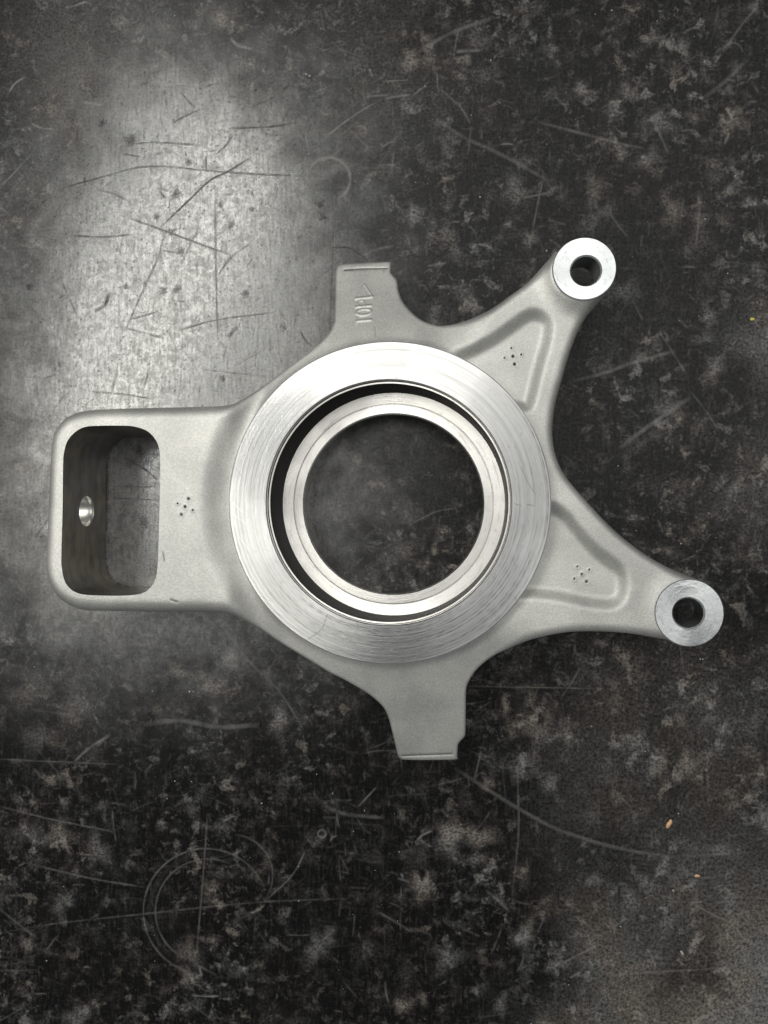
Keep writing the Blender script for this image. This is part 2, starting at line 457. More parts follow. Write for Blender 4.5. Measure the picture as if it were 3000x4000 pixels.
    pl('nick', [(840, 730), (842, 900), (848, 1200), (852, 1330)], .5, 0); pl('nick', [(270, 918), (400, 925), (520, 915)], .6, 0)
    pl('nick', [(470, 570), (600, 555), (780, 567)], .7, .3); pl('nick', [(900, 500), (1050, 495), (1150, 480)], .7, .3)
    pl('nick', [(845, 600), (880, 570), (908, 530)], .7, .4); pl('nick', [(670, 480), (780, 425)], .6, 0)
    pl('nick', [(380, 740), (440, 755), (500, 785)], .6, .4); pl('nick', [(480, 600), (550, 612)], .8, .6)
    pl('nick', [(1285, 968), (1360, 968), (1415, 1000), (1440, 1022)], .8, .3); pl('nick', [(1172, 1290), (1195, 1330), (1225, 1355)], .9, .7)
    pl('nick', [(850, 1080), (900, 1010), (980, 950)], .5, .3); pl('nick', [(370, 1215), (410, 1190), (425, 1140)], .75, 1.2)
    pl('nick', [(700, 1290), (850, 1250), (1080, 1220)], .6, 0); pl('nick', [(500, 1250), (590, 1225), (620, 1210)], .6, .4)
    pl('nick', [(890, 1320), (930, 1275)], .7, 1.6); pl('nick', [(470, 1275), (640, 1322)], .45, 0); pl('nick', [(800, 1445), (1070, 1475)], .6, .3)
    pl('nick', [(350, 1530), (480, 1540), (600, 1560)], .5, 0); pl('nick', [(500, 1800), (560, 1830), (620, 1880)], .6, .3)
    pl('nick', [(430, 1945), (615, 1955)], .6, .3); pl('nick', [(440, 1900), (600, 1905)], .5, 0); pl('nick', [(1305, 880), (1300, 1000), (1290, 1300)], .35, 0)
    for (u, v, r) in ((690, 755, 2.2), (665, 905, 1.6), (510, 545, 2.6), (610, 845, 1.4), (640, 1135, 1.8), (695, 1130, 1.8), (115, 1120, 1.5), (735, 635, 1.2),
                      (490, 1120, 1.2), (1110, 1280, 1.5), (960, 1145, 1.6), (860, 800, 1.2), (985, 820, 1.2), (900, 880, 1.8), (870, 1480, 1.6), (540, 1760, 2.4), (560, 2040, 2.2),
                      (1252, 800, 1.6), (1262, 848, 1.7), (705, 980, 1.8), (400, 480, 1.4)):
        c = P(u, v); m = int(26*r*r)
        splat('nick', c+rng.normal(0, r*.42, (m, 2)), rng.uniform(.15, .65, m))
    X = P(150, 300); Y = P(1250, 2200)
    for i in range(260):
        c = np.array([rng.uniform(X[0], Y[0]), rng.uniform(Y[1], X[1])]); a = rng.choice([rng.normal(0, .25), rng.normal(1.6, .2), rng.uniform(0, 3.1)]); ln = rng.exponential(3.5)+.7
        d = np.array([math.cos(a), math.sin(a)])
        line('nick', [c-d*ln/2, c+d*ln/2+rng.normal(0, .3, 2)], rng.uniform(.10, .55), 0 if rng.random() < .8 else .4, rough=.8)
    m = 1500; pts = np.stack([rng.uniform(X[0], Y[0], m), rng.uniform(Y[1], X[1], m)], 1)
    splat('nick', pts, rng.uniform(.1, .8, m)**1.5)
    # soft chalky blotches
    gy, gx = np.mgrid[0:ny+2, 0:nx+2]
    def blotch(u, v, r, val, el=1.0):
        c = P(u, v); cx, cy = (c[0]-x0)/sx, (c[1]-y0)/sy; R = int(r*2.4/STEP)+2
        ix0, ix1, iy0, iy1 = max(0, int(cx)-R), min(nx+2, int(cx)+R), max(0, int(cy)-R), min(ny+2, int(cy)+R)
        if ix0 >= ix1 or iy0 >= iy1: return
        sxx = (gx[iy0:iy1, ix0:ix1]-cx)*STEP; syy = (gy[iy0:iy1, ix0:ix1]-cy)*STEP/el
        ph = rng.uniform(0, 6.3, 4); th = np.arctan2(syy, sxx)
        rr = np.hypot(sxx, syy)/(r*(1+.22*np.sin(2*th+ph[0])+.18*np.sin(3*th+ph[1])+.16*np.sin(5*th+ph[2])))
        a = val*np.exp(-rr**2.4)*(.4+.6*rng.random(rr.shape))
        maps['stain'][iy0:iy1, ix0:ix1] = np.maximum(maps['stain'][iy0:iy1, ix0:ix1], a)
    for i in range(700):
        u = rng.uniform(-300, 3300); v = rng.uniform(-300, 4300)
        dens = .25+.75*(u > 1500)
        if rng.random() > dens or (u < 1250 and 300 < v < 2300 and rng.random() < .7): continue
        blotch(u, v, rng.uniform(.9, 3.6), min(.75, rng.exponential(.24)+.05), rng.uniform(.6, 1.9))
    for (u, v, r, a) in ((2950, 3980, 38, .8), (2450, 3950, 30, .55), (2990, 1350, 12, .40), (2950, 1900, 16, .22), (2700, 3500, 32, .34), (2400, 3000, 34, .22), (2800, 2900, 32, .24), (1500, 300, 30, .12), (300, 200, 34, .2), (2010, 745, 4.5, .45), (2630, 820, 4, .5), (2530, 625, 3.5, .5), (1480, 2480, 2, .2), (1090, 2810, 3, .75), (690, 2620, 3, .7), (820, 2680, 3, .6), (860, 2670, 2.4, .6),
                         (380, 3320, 4.5, .5), (220, 3260, 4.5, .5), (1760, 3270, 5, .75), (1870, 3270, 4.6, .75), (2680, 2990, 5, .75), (2560, 3000, 4, .6), (2150, 3060, 3.4, .6), (2030, 3000, 4, .5),
                         (2320, 3440, 3.4, .6), (2510, 3440, 3, .6), (2050, 3650, 3.2, .6), (2330, 3650, 4, .5), (2720, 3530, 3.6, .6), (1750, 3740, 4, .45), (2100, 2860, 5, .5), (2500, 2900, 4, .6),
                         (1240, 3700, 4, .5), (1280, 3660, 3, .5), (240, 3530, 4, .4), (740, 3720, 4, .5), (730, 3820, 3, .5), (300, 3980, 4, .55), (1560, 2140, 4.5, .34), (1520, 2180, 3.5, .34),
                         (1665, 2202, 1.7, .5), (2440, 1140, 4.5, .4), (2790, 1440, 3.4, .55), (2620, 1600, 4, .5), (100, 3250, 5, .3), (170, 2880, 6, .32), (300, 2740, 7, .3), (120, 2700, 7, .3)):
        blotch(u, v, r, a, rng.uniform(.8, 1.3))

    # worn, half-polished area of the top, with lamp sheen painted into its colour
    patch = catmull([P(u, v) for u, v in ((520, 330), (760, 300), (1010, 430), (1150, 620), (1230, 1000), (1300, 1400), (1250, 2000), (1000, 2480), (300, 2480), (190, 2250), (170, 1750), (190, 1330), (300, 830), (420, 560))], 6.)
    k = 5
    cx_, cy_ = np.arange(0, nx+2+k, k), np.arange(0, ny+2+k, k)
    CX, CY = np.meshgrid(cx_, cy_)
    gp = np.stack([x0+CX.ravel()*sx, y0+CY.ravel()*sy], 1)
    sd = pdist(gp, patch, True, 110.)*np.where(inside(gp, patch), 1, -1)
    low = (.62*ss(sd, -16, 36)+.36*ss(sd, -75, 8)).reshape(CX.shape)  # wide outer skirt paints the faint spread of the sheen
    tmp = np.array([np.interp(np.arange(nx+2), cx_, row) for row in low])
    maps['worn_sheen'][:] = np.array([np.interp(np.arange(ny+2), cy_, col_) for col_ in tmp.T]).T
    VX, VY = np.meshgrid(xs, ys); NX, NY = len(xs), len(ys)
    co = np.zeros((NX*NY, 3), np.float32); co[:, 0] = VX.ravel()*.001; co[:, 1] = VY.ravel()*.001
    idx = np.arange(NX*NY).reshape(NY, NX)
    q = np.stack([idx[:-1, :-1], idx[:-1, 1:], idx[1:, 1:], idx[1:, :-1]], -1).reshape(-1, 4)
    me = bpy.data.meshes.new('workbench_top')
    me.vertices.add(len(co)); me.vertices.foreach_set('co', co.ravel())
    me.loops.add(q.size); me.loops.foreach_set('vertex_index', q.ravel().astype(np.int32))
    me.polygons.add(len(q)); me.polygons.foreach_set('loop_start', np.arange(0, q.size, 4, dtype=np.int32))
    me.update(calc_edges=True)
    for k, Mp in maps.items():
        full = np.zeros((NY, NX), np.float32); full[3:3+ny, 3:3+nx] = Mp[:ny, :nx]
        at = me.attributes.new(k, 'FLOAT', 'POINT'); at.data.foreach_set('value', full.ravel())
    me.materials.append(M['bench'])
    o = bpy.data.objects.new('workbench_top', me); COL.objects.link(o)
    o['kind'] = 'structure'; o['label'] = 'scratched and stained black workbench top'
    return o
build_bench()

# ------------------------------------------------------------------ the casting
ZR = 35.0                                  # turned flange face
HC = P(1513, 1962, ZR); HR = 633/F*(D-ZR)  # flange centre and radius
B1 = P(2283, 1049, 34.0); R1 = 122/F*(D-34); Z1 = 34.0
B2 = P(2693, 2394, 31.0); R2 = 128.5/F*(D-31); Z2 = 31.0

LUG, TAB, ARM = 30.0, 22.0, 26.0
outl = [(186, 2199, 30), (189, 2127, 30), (194, 2000, 30), (198, 1886, 30), (202, 1800, 30), (207, 1735, 30), (222, 1683, 30), (254, 1640, 30), (295, 1616, 30), (357, 1602, 30), (450, 1597, 30), (536, 1594, 30), (640, 1592, 30), (729, 1590, 30),
 (849, 1588, 29), (896, 1586, 28), (930, 1578, 27), (969, 1554, 26), (1041, 1501, 26), (1137, 1431, 26), (1210, 1375, 26), (1258, 1336, 25), (1287, 1299, 25), (1304, 1259, 24), (1307, 1229, 22), (1308, 1153, 20), (1309, 1069, 17),
 (1312, 1043, 16), (1320, 1030, 16), (1336, 1024, 16), (1403, 1021, 16), (1470, 1018.5, 16), (1518, 1017, 16), (1526, 1020, 16), (1527, 1040, 16), (1526, 1061, 17), (1533, 1074, 17), (1547, 1090, 17), (1553, 1107, 17), (1558, 1140, 18.5), (1572, 1178, 20), (1597, 1210, 22),
 (1631, 1240, 24), (1665, 1258, 25), (1711, 1269, 26), (1753, 1267, 26), (1804, 1256, 26), (1850, 1240, 26), (1922, 1207, 26), (1995, 1156, 26), (2057, 1110, 26), (2101, 1064, 26), (2139, 1024, 26), (2168, 990, 27)]
for a in range(160, -45, -16): outl.append((2284+118*math.cos(math.radians(a)), 1051-118*math.sin(math.radians(a)), 28))
outl += [(2389, 1112, 26), (2371, 1139, 26), (2332, 1183, 26), (2294, 1231, 26), (2260, 1289, 26), (2236, 1347, 26), (2216, 1404, 26), (2197, 1472, 26), (2178, 1539, 26), (2166, 1588, 26), (2159, 1641, 26), (2156, 1694, 26), (2162, 1750, 26),
 (2175, 1798, 26), (2199, 1849, 26), (2241, 1904, 26), (2313, 1985, 26), (2392, 2066, 26), (2476, 2136, 26), (2542, 2181, 26), (2603, 2214, 26), (2663, 2240, 26), (2717, 2262, 26), (2759, 2286, 26)]
for a in range(42, -115, -15): outl.append((2692+126*math.cos(math.radians(a)), 2393-126*math.sin(math.radians(a)), 26))
outl += [(2610, 2498, 26), (2542, 2487, 26), (2458, 2473, 26), (2362, 2466, 26), (2271, 2465, 26), (2199, 2470, 26), (2121, 2485, 26), (2055, 2504, 26), (1973, 2536, 25), (1925, 2560, 25), (1886, 2586, 24), (1853, 2620, 24), (1829, 2659, 23), (1820, 2690, 22),
 (1819, 2784, 21), (1818, 2861, 20), (1812, 2880, 20), (1800, 2895, 20), (1790, 2906, 19), (1788, 2929, 19), (1786, 2960, 19), (1780, 2971, 19), (1684, 2972, 19), (1590, 2970, 19), (1566, 2965, 19), (1554, 2950, 19), (1544, 2904, 19), (1532, 2851, 20), (1520, 2803, 21), (1501, 2760, 22),
 (1462, 2721, 23), (1419, 2692, 24), (1346, 2651, 25), (1298, 2627, 25), (1250, 2601, 26), (1186, 2561, 26), (1089, 2503, 26), (1017, 2454, 26), (969, 2423, 26), (935, 2404, 27), (896, 2393, 28), (849, 2391, 29),
 (740, 2391, 30), (632, 2391, 30), (439, 2387, 30), (343, 2384, 30), (295, 2373, 30), (246, 2344, 30), (213, 2305, 30), (193, 2262, 30)]
slot = [(243, 1809), (241, 1982), (236, 2175), (238, 2218), (246, 2262), (266, 2296), (299, 2317), (343, 2325), (439, 2328), (516, 2325), (560, 2315), (589, 2291), (606, 2257), (614, 2199), (618, 2079), (622, 1934), (623, 1813), (618, 1746), (598, 1707),
 (569, 1681), (526, 1666), (487, 1662), (391, 1662), (333, 1666), (295, 1683), (263, 1717), (249, 1756)]
pock1 = [(1740, 1400), (1850, 1337), (1922, 1298), (1995, 1245), (2043, 1212), (2077, 1200), (2115, 1204), (2149, 1226), (2166, 1255), (2169, 1284), (2159, 1342), (2134, 1429), (2110, 1525), (2094, 1585), (2077, 1607), (2053, 1612), (1990, 1600), (1850, 1560)]
pock2 = [(1990, 2040), (2080, 1965), (2145, 1957), (2193, 1969), (2235, 2003), (2283, 2063), (2350, 2136), (2422, 2190), (2452, 2226), (2463, 2268), (2461, 2311), (2446, 2353), (2410, 2380), (2362, 2386), (2271, 2374), (2181, 2353), (2090, 2344), (2000, 2330), (1930, 2200)]

OUT = catmull([P(u, v, z) for u, v, z in outl], .6)
SLOT = catmull([P(u, v, 35.0) for u, v in slot], .6)[::1]
PK1 = catmull([P(u, v, 29.5) for u, v in pock1], 1.5); PK2 = catmull([P(u, v, 29.5) for u, v in pock2], 1.5)
def circ(c, r, step=.7):
    n = int(2*math.pi*r/step); a = np.linspace(0, 2*math.pi, n, endpoint=False)
    return np.stack([c[0]+r*np.cos(a), c[1]+r*np.sin(a)], 1)
HUBH, BH1, BH2 = circ(HC, HR-4, 1.2), circ(B1, R1-2.0), circ(B2, R2-2.0)

# engraved strokes on the top tab (word TOP, a bar and a triangle), in picture units of a close-up
def ez(x, y): return P(1330+x/8.295, 1050+y/8.295, 23.0)
engr = [
 ([ez(740, 400), ez(1015, 835)], .40, .30), ([ez(740, 400), ez(510, 890)], .40, .22), ([ez(485, 925), ez(1015, 868)], .60, .62),
 ([ez(508, 1235), ez(985, 1193)], .58, .62), ([ez(x, y) for x, y in ((592, 1200), (562, 1110), (585, 1040), (650, 1000), (720, 1010), (765, 1060), (772, 1195))], .42, .36),
 ([ez(770+235*math.cos(t)*math.cos(.1)+110*math.sin(t)*math.sin(.1), 1432-235*math.cos(t)*math.sin(.1)+110*math.sin(t)*math.cos(.1)) for t in np.linspace(0, 2*math.pi, 28)], .54, .56),
 ([ez(570, 1752), ez(1000, 1716)], .60, .62), ([ez(555, 1640), ez(545, 1860)], .46, .30)]
EN = [(np.array(s), wd, dp) for s, wd, dp in engr]
# grimy seams: (stroke, half width, depth, grime)
seam = [([P(1343, 1040, 20), P(1400, 1036, 20), P(1512, 1035, 20)], .35, .25, .75), ([P(1570, 2953, 20), P(1640, 2950, 20), P(1765, 2947, 20)], .4, .25, .7),
        ([P(1466, 1280, 26), P(1470, 1322, 27)],   .2, .08, .22), ([P(634, 2162, 35), P(639, 2190, 35)], .28, .12, .4), ([P(668, 2342, 34), P(690, 2350, 34)], .4, .15, .55),
        ([P(1340, 1040, 20), P(1375, 1038, 20)], .45, .2, .7)]
SE = [(np.array(s), a, b, c) for s, a, b, c in seam]
dots = [P(150+x/2.074, 1500+y/2.074, 34.5) for x, y in ((1215, 930), (1127, 967), (1187, 995), (1250, 1022), (1158, 1058))]
dots += [P(1850+x/2.074, 850+y/2.074, 25) for x, y in ((302, 1068), (248, 1147), (315, 1134), (381, 1120), (328, 1197))]
dots += [P(2000+x/1.659, 1750+y/1.659, 25) for x, y in ((418, 767), (494, 787), (446, 815), (398, 845), (476, 863))]
dot_r = [rng.uniform(.36, .56) for _ in dots]; dot_g = [rng.uniform(.55, .95) for _ in dots]

OUTC = OUT[::2]
def weights(p):
    d = p-HC; r = np.hypot(d[:, 0], d[:, 1]); an = np.degrees(np.arctan2(d[:, 1], d[:, 0]))
    wl = ss(-p[:, 0], 60, 73)
    wa = ss(an, -58, -40)*(1-ss(an, 60, 76))
    return r, wl, wa, np.clip(1-wl-wa, 0, 1)
def top_z(p):
    r, wl, wa, wt = weights(p)
    d = pdist(p, OUTC)
    zl = 31.0+3.4*ss(r, HR+.5, HR+11)
    zt = 30.0-np.where(p[:, 1] > HC[1], .42, .28)*np.clip(r-HR, 0, 60)+.5*ss(-r, -HR-3, -HR)
    za = np.full(len(p), 29.8)
    e1 = np.clip(1-(np.hypot(*(p-B1).T)-R1)/7.0, 0, 1.); e2 = np.clip(1-(np.hypot(*(p-B2).T)-R2)/6.0, 0, 1.)
    for pk in (PK1, PK2):
        dd = pdist(p, pk); i = inside(p, pk)
        za = za-np.where(i, 2.9*ss(dd, -.4, 4.8), 0)
    za = za+3.0*e1**2+.9*e2**2
    z = zl*wl+za*wa+zt*wt
    re = 5.0*wl+3.2*wa+1.0*wt
    z = z-np.where(d < re, re-np.sqrt(np.maximum(re*re-(re-np.minimum(d, re))**2, 0)), 0)
    g = np.zeros(len(p))
    for s, wd, dp in EN:
        q = pdist(p, s, False); z = z+.42*dp*np.clip(1.15-q/(wd*1.05), 0, 1)
    for s, wd, dp, gr in SE:
        q = pdist(p, s, False); k = np.clip(1.3-q/wd, 0, 1); z = z-dp*k; g = np.maximum(g, gr*k)
    for c, dr, dg in zip(dots, dot_r, dot_g):
        q = np.hypot(*(p-c).T); k = np.clip(1.15-q/dr, 0, 1); z = z-.5*k+.10*np.exp(-((q-dr*1.5)/.22)**2); g = np.maximum(g, dg*ss(k, 0, .6))
    return z, g
def bot_z(p):
    r, wl, wa, wt = weights(p)
    hub = 1-ss(r, HR-2, HR+7)
    return (1.2*wl+16.0*wa+9.0*wt)*(1-hub)

GAP = {}
def build_body(root):
    loops = [OUT, SLOT, HUBH, BH1, BH2]
    bb0, bb1 = OUT.min(0), OUT.max(0)
    pts = []
    G = .85
    X, Y = np.meshgrid(np.arange(bb0[0], bb1[0], G), np.arange(bb0[1], bb1[1], G)); X = X+(np.arange(X.shape[0])[:, None] % 2)*G/2
    grid = np.stack([X.ravel(), Y.ravel()], 1)
    grid = grid[inside(grid, OUT)]
    grid = grid[pdist(grid, OUTC) > 4.2]
    for insd in (.18, .4, .7, 1.1, 1.6, 2.2, 2.9, 3.7):
        nx = np.roll(OUT, -1, 0)-np.roll(OUT, 1, 0); nx /= np.linalg.norm(nx, axis=1)[:, None]
        nn = np.stack([-nx[:, 1], nx[:, 0]], 1)
        q = OUT+nn*insd
        if not inside(q[:1], OUT)[0]: q = OUT-nn*insd
        q = q[::1 if insd < 1.2 else 2]
        q = q[inside(q, OUT)]; q = q[pdist(q, OUTC) > insd*.93-.02]
        pts.append(q)
    # fine patches: engraving, seams, punch dots
    es = np.vstack([s for s, _, _ in EN])
    e0, e1 = es.min(0)-1.2, es.max(0)+1.2
    fx, fy = np.meshgrid(np.arange(e0[0], e1[0], .19), np.arange(e0[1], e1[1], .19)); fx = fx+(np.arange(fx.shape[0])[:, None] % 2)*.095
    fine = np.stack([fx.ravel(), fy.ravel()], 1)
    grid = grid[~((grid > e0-.3) & (grid < e1+.3)).all(1)]
    pts.append(fine)
    for c in dots:
        grid = grid[np.hypot(*(grid-c).T) > .95]
        pts.append(np.array([c])+1e-4)
        for rr, n in ((.22, 8), (.42, 12), (.62, 14), (.85, 16)): pts.append(c+circ((0, 0), rr, 2*math.pi*rr/n*1.0001))
    for s, wd, dp, gr in SE:
        L = np.concatenate([[0], np.cumsum(np.linalg.norm(np.diff(s, axis=0), axis=1))]); t = np.arange(0, L[-1], .3)
        q = np.stack([np.interp(t, L, s[:, k]) for k in (0, 1)], 1)
        grid = grid[pdist(grid, s, False) > wd*1.6]
        pts += [q, q+(.0, wd*.7), q-(.0, wd*.7), q+(0, wd*1.35), q-(0, wd*1.35)] if abs(s[-1, 0]-s[0, 0]) > abs(s[-1, 1]-s[0, 1]) else [q, q+(wd*.7, 0), q-(wd*.7, 0), q+(wd*1.35, 0), q-(wd*1.35, 0)]
    pts = np.vstack([grid]+pts)
    keep = inside(pts, OUT) & (pdist(pts, OUTC) > .1)
    for h in loops[1:]:
        keep &= ~inside(pts, h); keep &= pdist(pts, h) > .25
    pts = pts[keep]
    _, ui = np.unique(np.round(pts/.08).astype(int), axis=0, return_index=True); pts = pts[ui]
    allp = np.vstack(loops+[pts])
    edges, k = [], 0
    for L in loops:
        n = len(L); edges += [(k+i, k+(i+1) % n) for i in range(n)]; k += n
    v, e, f, *_ = delaunay_2d_cdt([Vector(map(float, a)) for a in allp], edges, [], 0, 1e-5)
    vv = np.array([tuple(a) for a in v])
    ff = np.array([tuple(t) for t in f if len(t) == 3])
    cen = vv[ff].mean(1)
    ok = inside(cen, OUT)
    for h in loops[1:]: ok &= ~inside(cen, h)
    ff = ff[ok]
    z, g = top_z(vv)
    a, b, c = vv[ff[:, 0]], vv[ff[:, 1]], vv[ff[:, 2]]
    flip = ((b-a)[:, 0]*(c-a)[:, 1]-(b-a)[:, 1]*(c-a)[:, 0]) < 0
    ff[flip] = ff[flip][:, ::-1]
    V = [(x, y, q) for (x, y), q in zip(vv, z)]; Fc = [tuple(map(int, t)) for t in ff]
    GR = list(g)
    # under side and outer wall
    oz, _ = top_z(OUT); bz = bot_z(OUT)
    base = len(V); n = len(OUT)
    gap = [i for i in range(n) if abs((OUT[i, 1]+OUT[(i+1) % n, 1])/2-HOLE[1]) < 6.4 and OUT[i, 0] < -100]
    gy = [OUT[k % n, 1] for i in gap for k in (i, i+1)]; gk = gap[len(gap)//2]
    GAP.update(y0=min(gy), y1=max(gy), z1=oz[gk]*.88+bz[gk]*.12, z0=oz[gk]*.25+bz[gk]*.75)
    for i in range(n):
        for t in (0, .12, .4, .75, 1): V.append((OUT[i, 0], OUT[i, 1], oz[i]*(1-t)+bz[i]*t)); GR.append(0)
    ccw = (OUT[:, 0]*np.roll(OUT[:, 1], -1)-np.roll(OUT[:, 0], -1)*OUT[:, 1]).sum() > 0
    for i in range(n):
        j = (i+1) % n
        for t in range(4):
            if t in (1, 2) and i in gap: continue
            q = (base+i*5+t, base+i*5+t+1, base+j*5+t+1, base+j*5+t)
            Fc.append(q if ccw else q[::-1])
    # under side
    lo = [OUT[::2], SLOT[::2], HUBH, BH1[::2], BH2[::2]]
    ap = np.vstack(lo); ed, k = [], 0
    for L in lo:
        m = len(L); ed += [(k+i, k+(i+1) % m) for i in range(m)]; k += m
    v2, _, f2, *_ = delaunay_2d_cdt([Vector(map(float, a)) for a in ap], ed, [], 0, 1e-5)
    w2 = np.array([tuple(a) for a in v2]); f2 = np.array([tuple(t) for t in f2 if len(t) == 3]); cen = w2[f2].mean(1)
    ok = inside(cen, OUT)
    for h in loops[1:]: ok &= ~inside(cen, h)
    zb = bot_z(w2); base = len(V)
    V += [(x, y, q+.02) for (x, y), q in zip(w2, zb)]; GR += [0]*len(w2)
    a, b, c = w2[f2[:, 0]], w2[f2[:, 1]], w2[f2[:, 2]]
    cw = ((b-a)[:, 0]*(c-a)[:, 1]-(b-a)[:, 1]*(c-a)[:, 0]) > 0
    f2[cw] = f2[cw][:, ::-1]
    Fc += [tuple(int(i)+base for i in t) for t in f2[ok]]
    o = mesh_obj('cast_body', V, Fc, M['cast'], root, sharp=50)
    at = o.data.attributes.new('grime', 'FLOAT', 'POINT')
    at.data.foreach_set('value', np.array(GR, np.float32)[:len(o.data.vertices)])
    return o

# blind bolt hole drilled into the end wall of the slotted lug
SLX = P(240, 1990, 35.0)[0]
def wall_hit(u, v):
    d = Rm @ np.array([u-CU, -(v-CV), -F]); t = SLX/d[0]
    return np.array([SLX, d[1]*t, D+d[2]*t])
HOLE = wall_hit(338, 1996); HOLE_R = abs(wall_hit(338, 1936)[1]-wall_hit(338, 2056)[1])/2

def build_slot(root):
    """walls of the slot: a sheet over (arc length, height) with the round bolt hole cut out"""
    n = len(SLOT)
    L = np.concatenate([[0], np.cumsum(np.linalg.norm(np.diff(np.vstack([SLOT, SLOT[:1]]), axis=0), axis=1))])
    # start the sheet on the side away from the hole
    st = int(np.argmax(SLOT[:, 0])); S2 = np.roll(SLOT, -st, 0)
    S2 = np.vstack([S2, S2[:1]]); L = np.concatenate([[0], np.cumsum(np.linalg.norm(np.diff(S2, axis=0), axis=1))])
    tz, _ = top_z(S2)
    near = int(np.argmin(np.hypot(S2[:, 0]-HOLE[0], S2[:, 1]-HOLE[1])))
    hs, hz = L[near], HOLE[2]
    hp = [(hs+HOLE_R*math.cos(a), hz+HOLE_R*math.sin(a)) for a in np.linspace(0, 2*math.pi, 40, endpoint=False)]
    rows = 9
    P2 = [(hs_, t) for hs_, t in hp]; E = [(i, (i+1) % 40) for i in range(40)]
    for i, s in enumerate(L):
        for k in range(rows):
            z = 1.2+(tz[i]-1.2)*k/(rows-1)
            if math.hypot(s-hs, z-hz) > HOLE_R+.35: P2.append((s, z))
    v, _, f, *_ = delaunay_2d_cdt([Vector((float(a), float(b))) for a, b in P2], E, [], 0, 1e-5)
    vv = np.array([tuple(a) for a in v]); ff = [t for t in f if len(t) == 3 and math.hypot(*(vv[list(t)].mean(0)-(hs, hz))) > HOLE_R*.97]
    x = np.interp(vv[:, 0], L, S2[:, 0]); y = np.interp(vv[:, 0], L, S2[:, 1])
    sw = mesh_obj('slot_wall', np.stack([x, y, vv[:, 1]], 1), [tuple(t) for t in ff], M['slot'], root, sharp=40)
    # tube of the hole with two drill steps
    lug = OUT[OUT[:, 0] < -100]; lug = lug[np.argsort(lug[:, 1])]; end = lug[(np.abs(lug[:, 1]-HOLE[1]) < 9) & (lug[:, 0] < SLX)]
    ox = float(np.interp(HOLE[1], end[:, 1], end[:, 0]))-HOLE[0]
    vs, fs, prof = [], [], [(0, 0), (-.5, -.25), (-1.6, -.25), (-1.9, 0), (-3.6, 0), (-5.2, 0), (ox+.05, 0)]
    for i in range(40):
        a = 2*math.pi*i/40
        for dx, dr in prof:
            r = max(.05, HOLE_R+dr*.6); vs.append((HOLE[0]+dx+.02, HOLE[1]+r*math.cos(a), HOLE[2]+r*math.sin(a)))
    m = len(prof)
    for i in range(40):
        j = (i+1) % 40
        for k in range(m-1): fs.append((i*m+k, i*m+k+1, j*m+k+1, j*m+k))
    mesh_obj('bolt_hole', vs, fs, M['hole'], root, sharp=40)
    vs, fs = [], []      # cast skin round the hole on the outside of the lug
    for i in range(96):
        a = 2*math.pi*i/96; cy, cz = math.cos(a), math.sin(a)
        k = min(((GAP['y1'] if cy > 0 else GAP['y0'])-HOLE[1])/cy if abs(cy) > 1e-6 else 1e9, ((GAP['z1'] if cz > 0 else GAP['z0'])-HOLE[2])/cz if abs(cz) > 1e-6 else 1e9)
        for r in (HOLE_R, k):
            y = HOLE[1]+r*cy; vs.append((float(np.interp(y, end[:, 1], end[:, 0])), y, HOLE[2]+r*cz))
    for i in range(96):
        j = (i+1) % 96; fs.append((2*i, 2*i+1, 2*j+1, 2*j))
    rim = mesh_obj('hole_surround', vs, fs, M['cast'], root)
    return sw

root = bpy.data.objects.new('cast_bracket', None); COL.objects.link(root)
root['label'] = 'silver cast aluminium hub bracket with turned ring face lying on the black bench'
root['category'] = 'bracket'
root.empty_display_size = .02
build_body(root); build_slot(root)

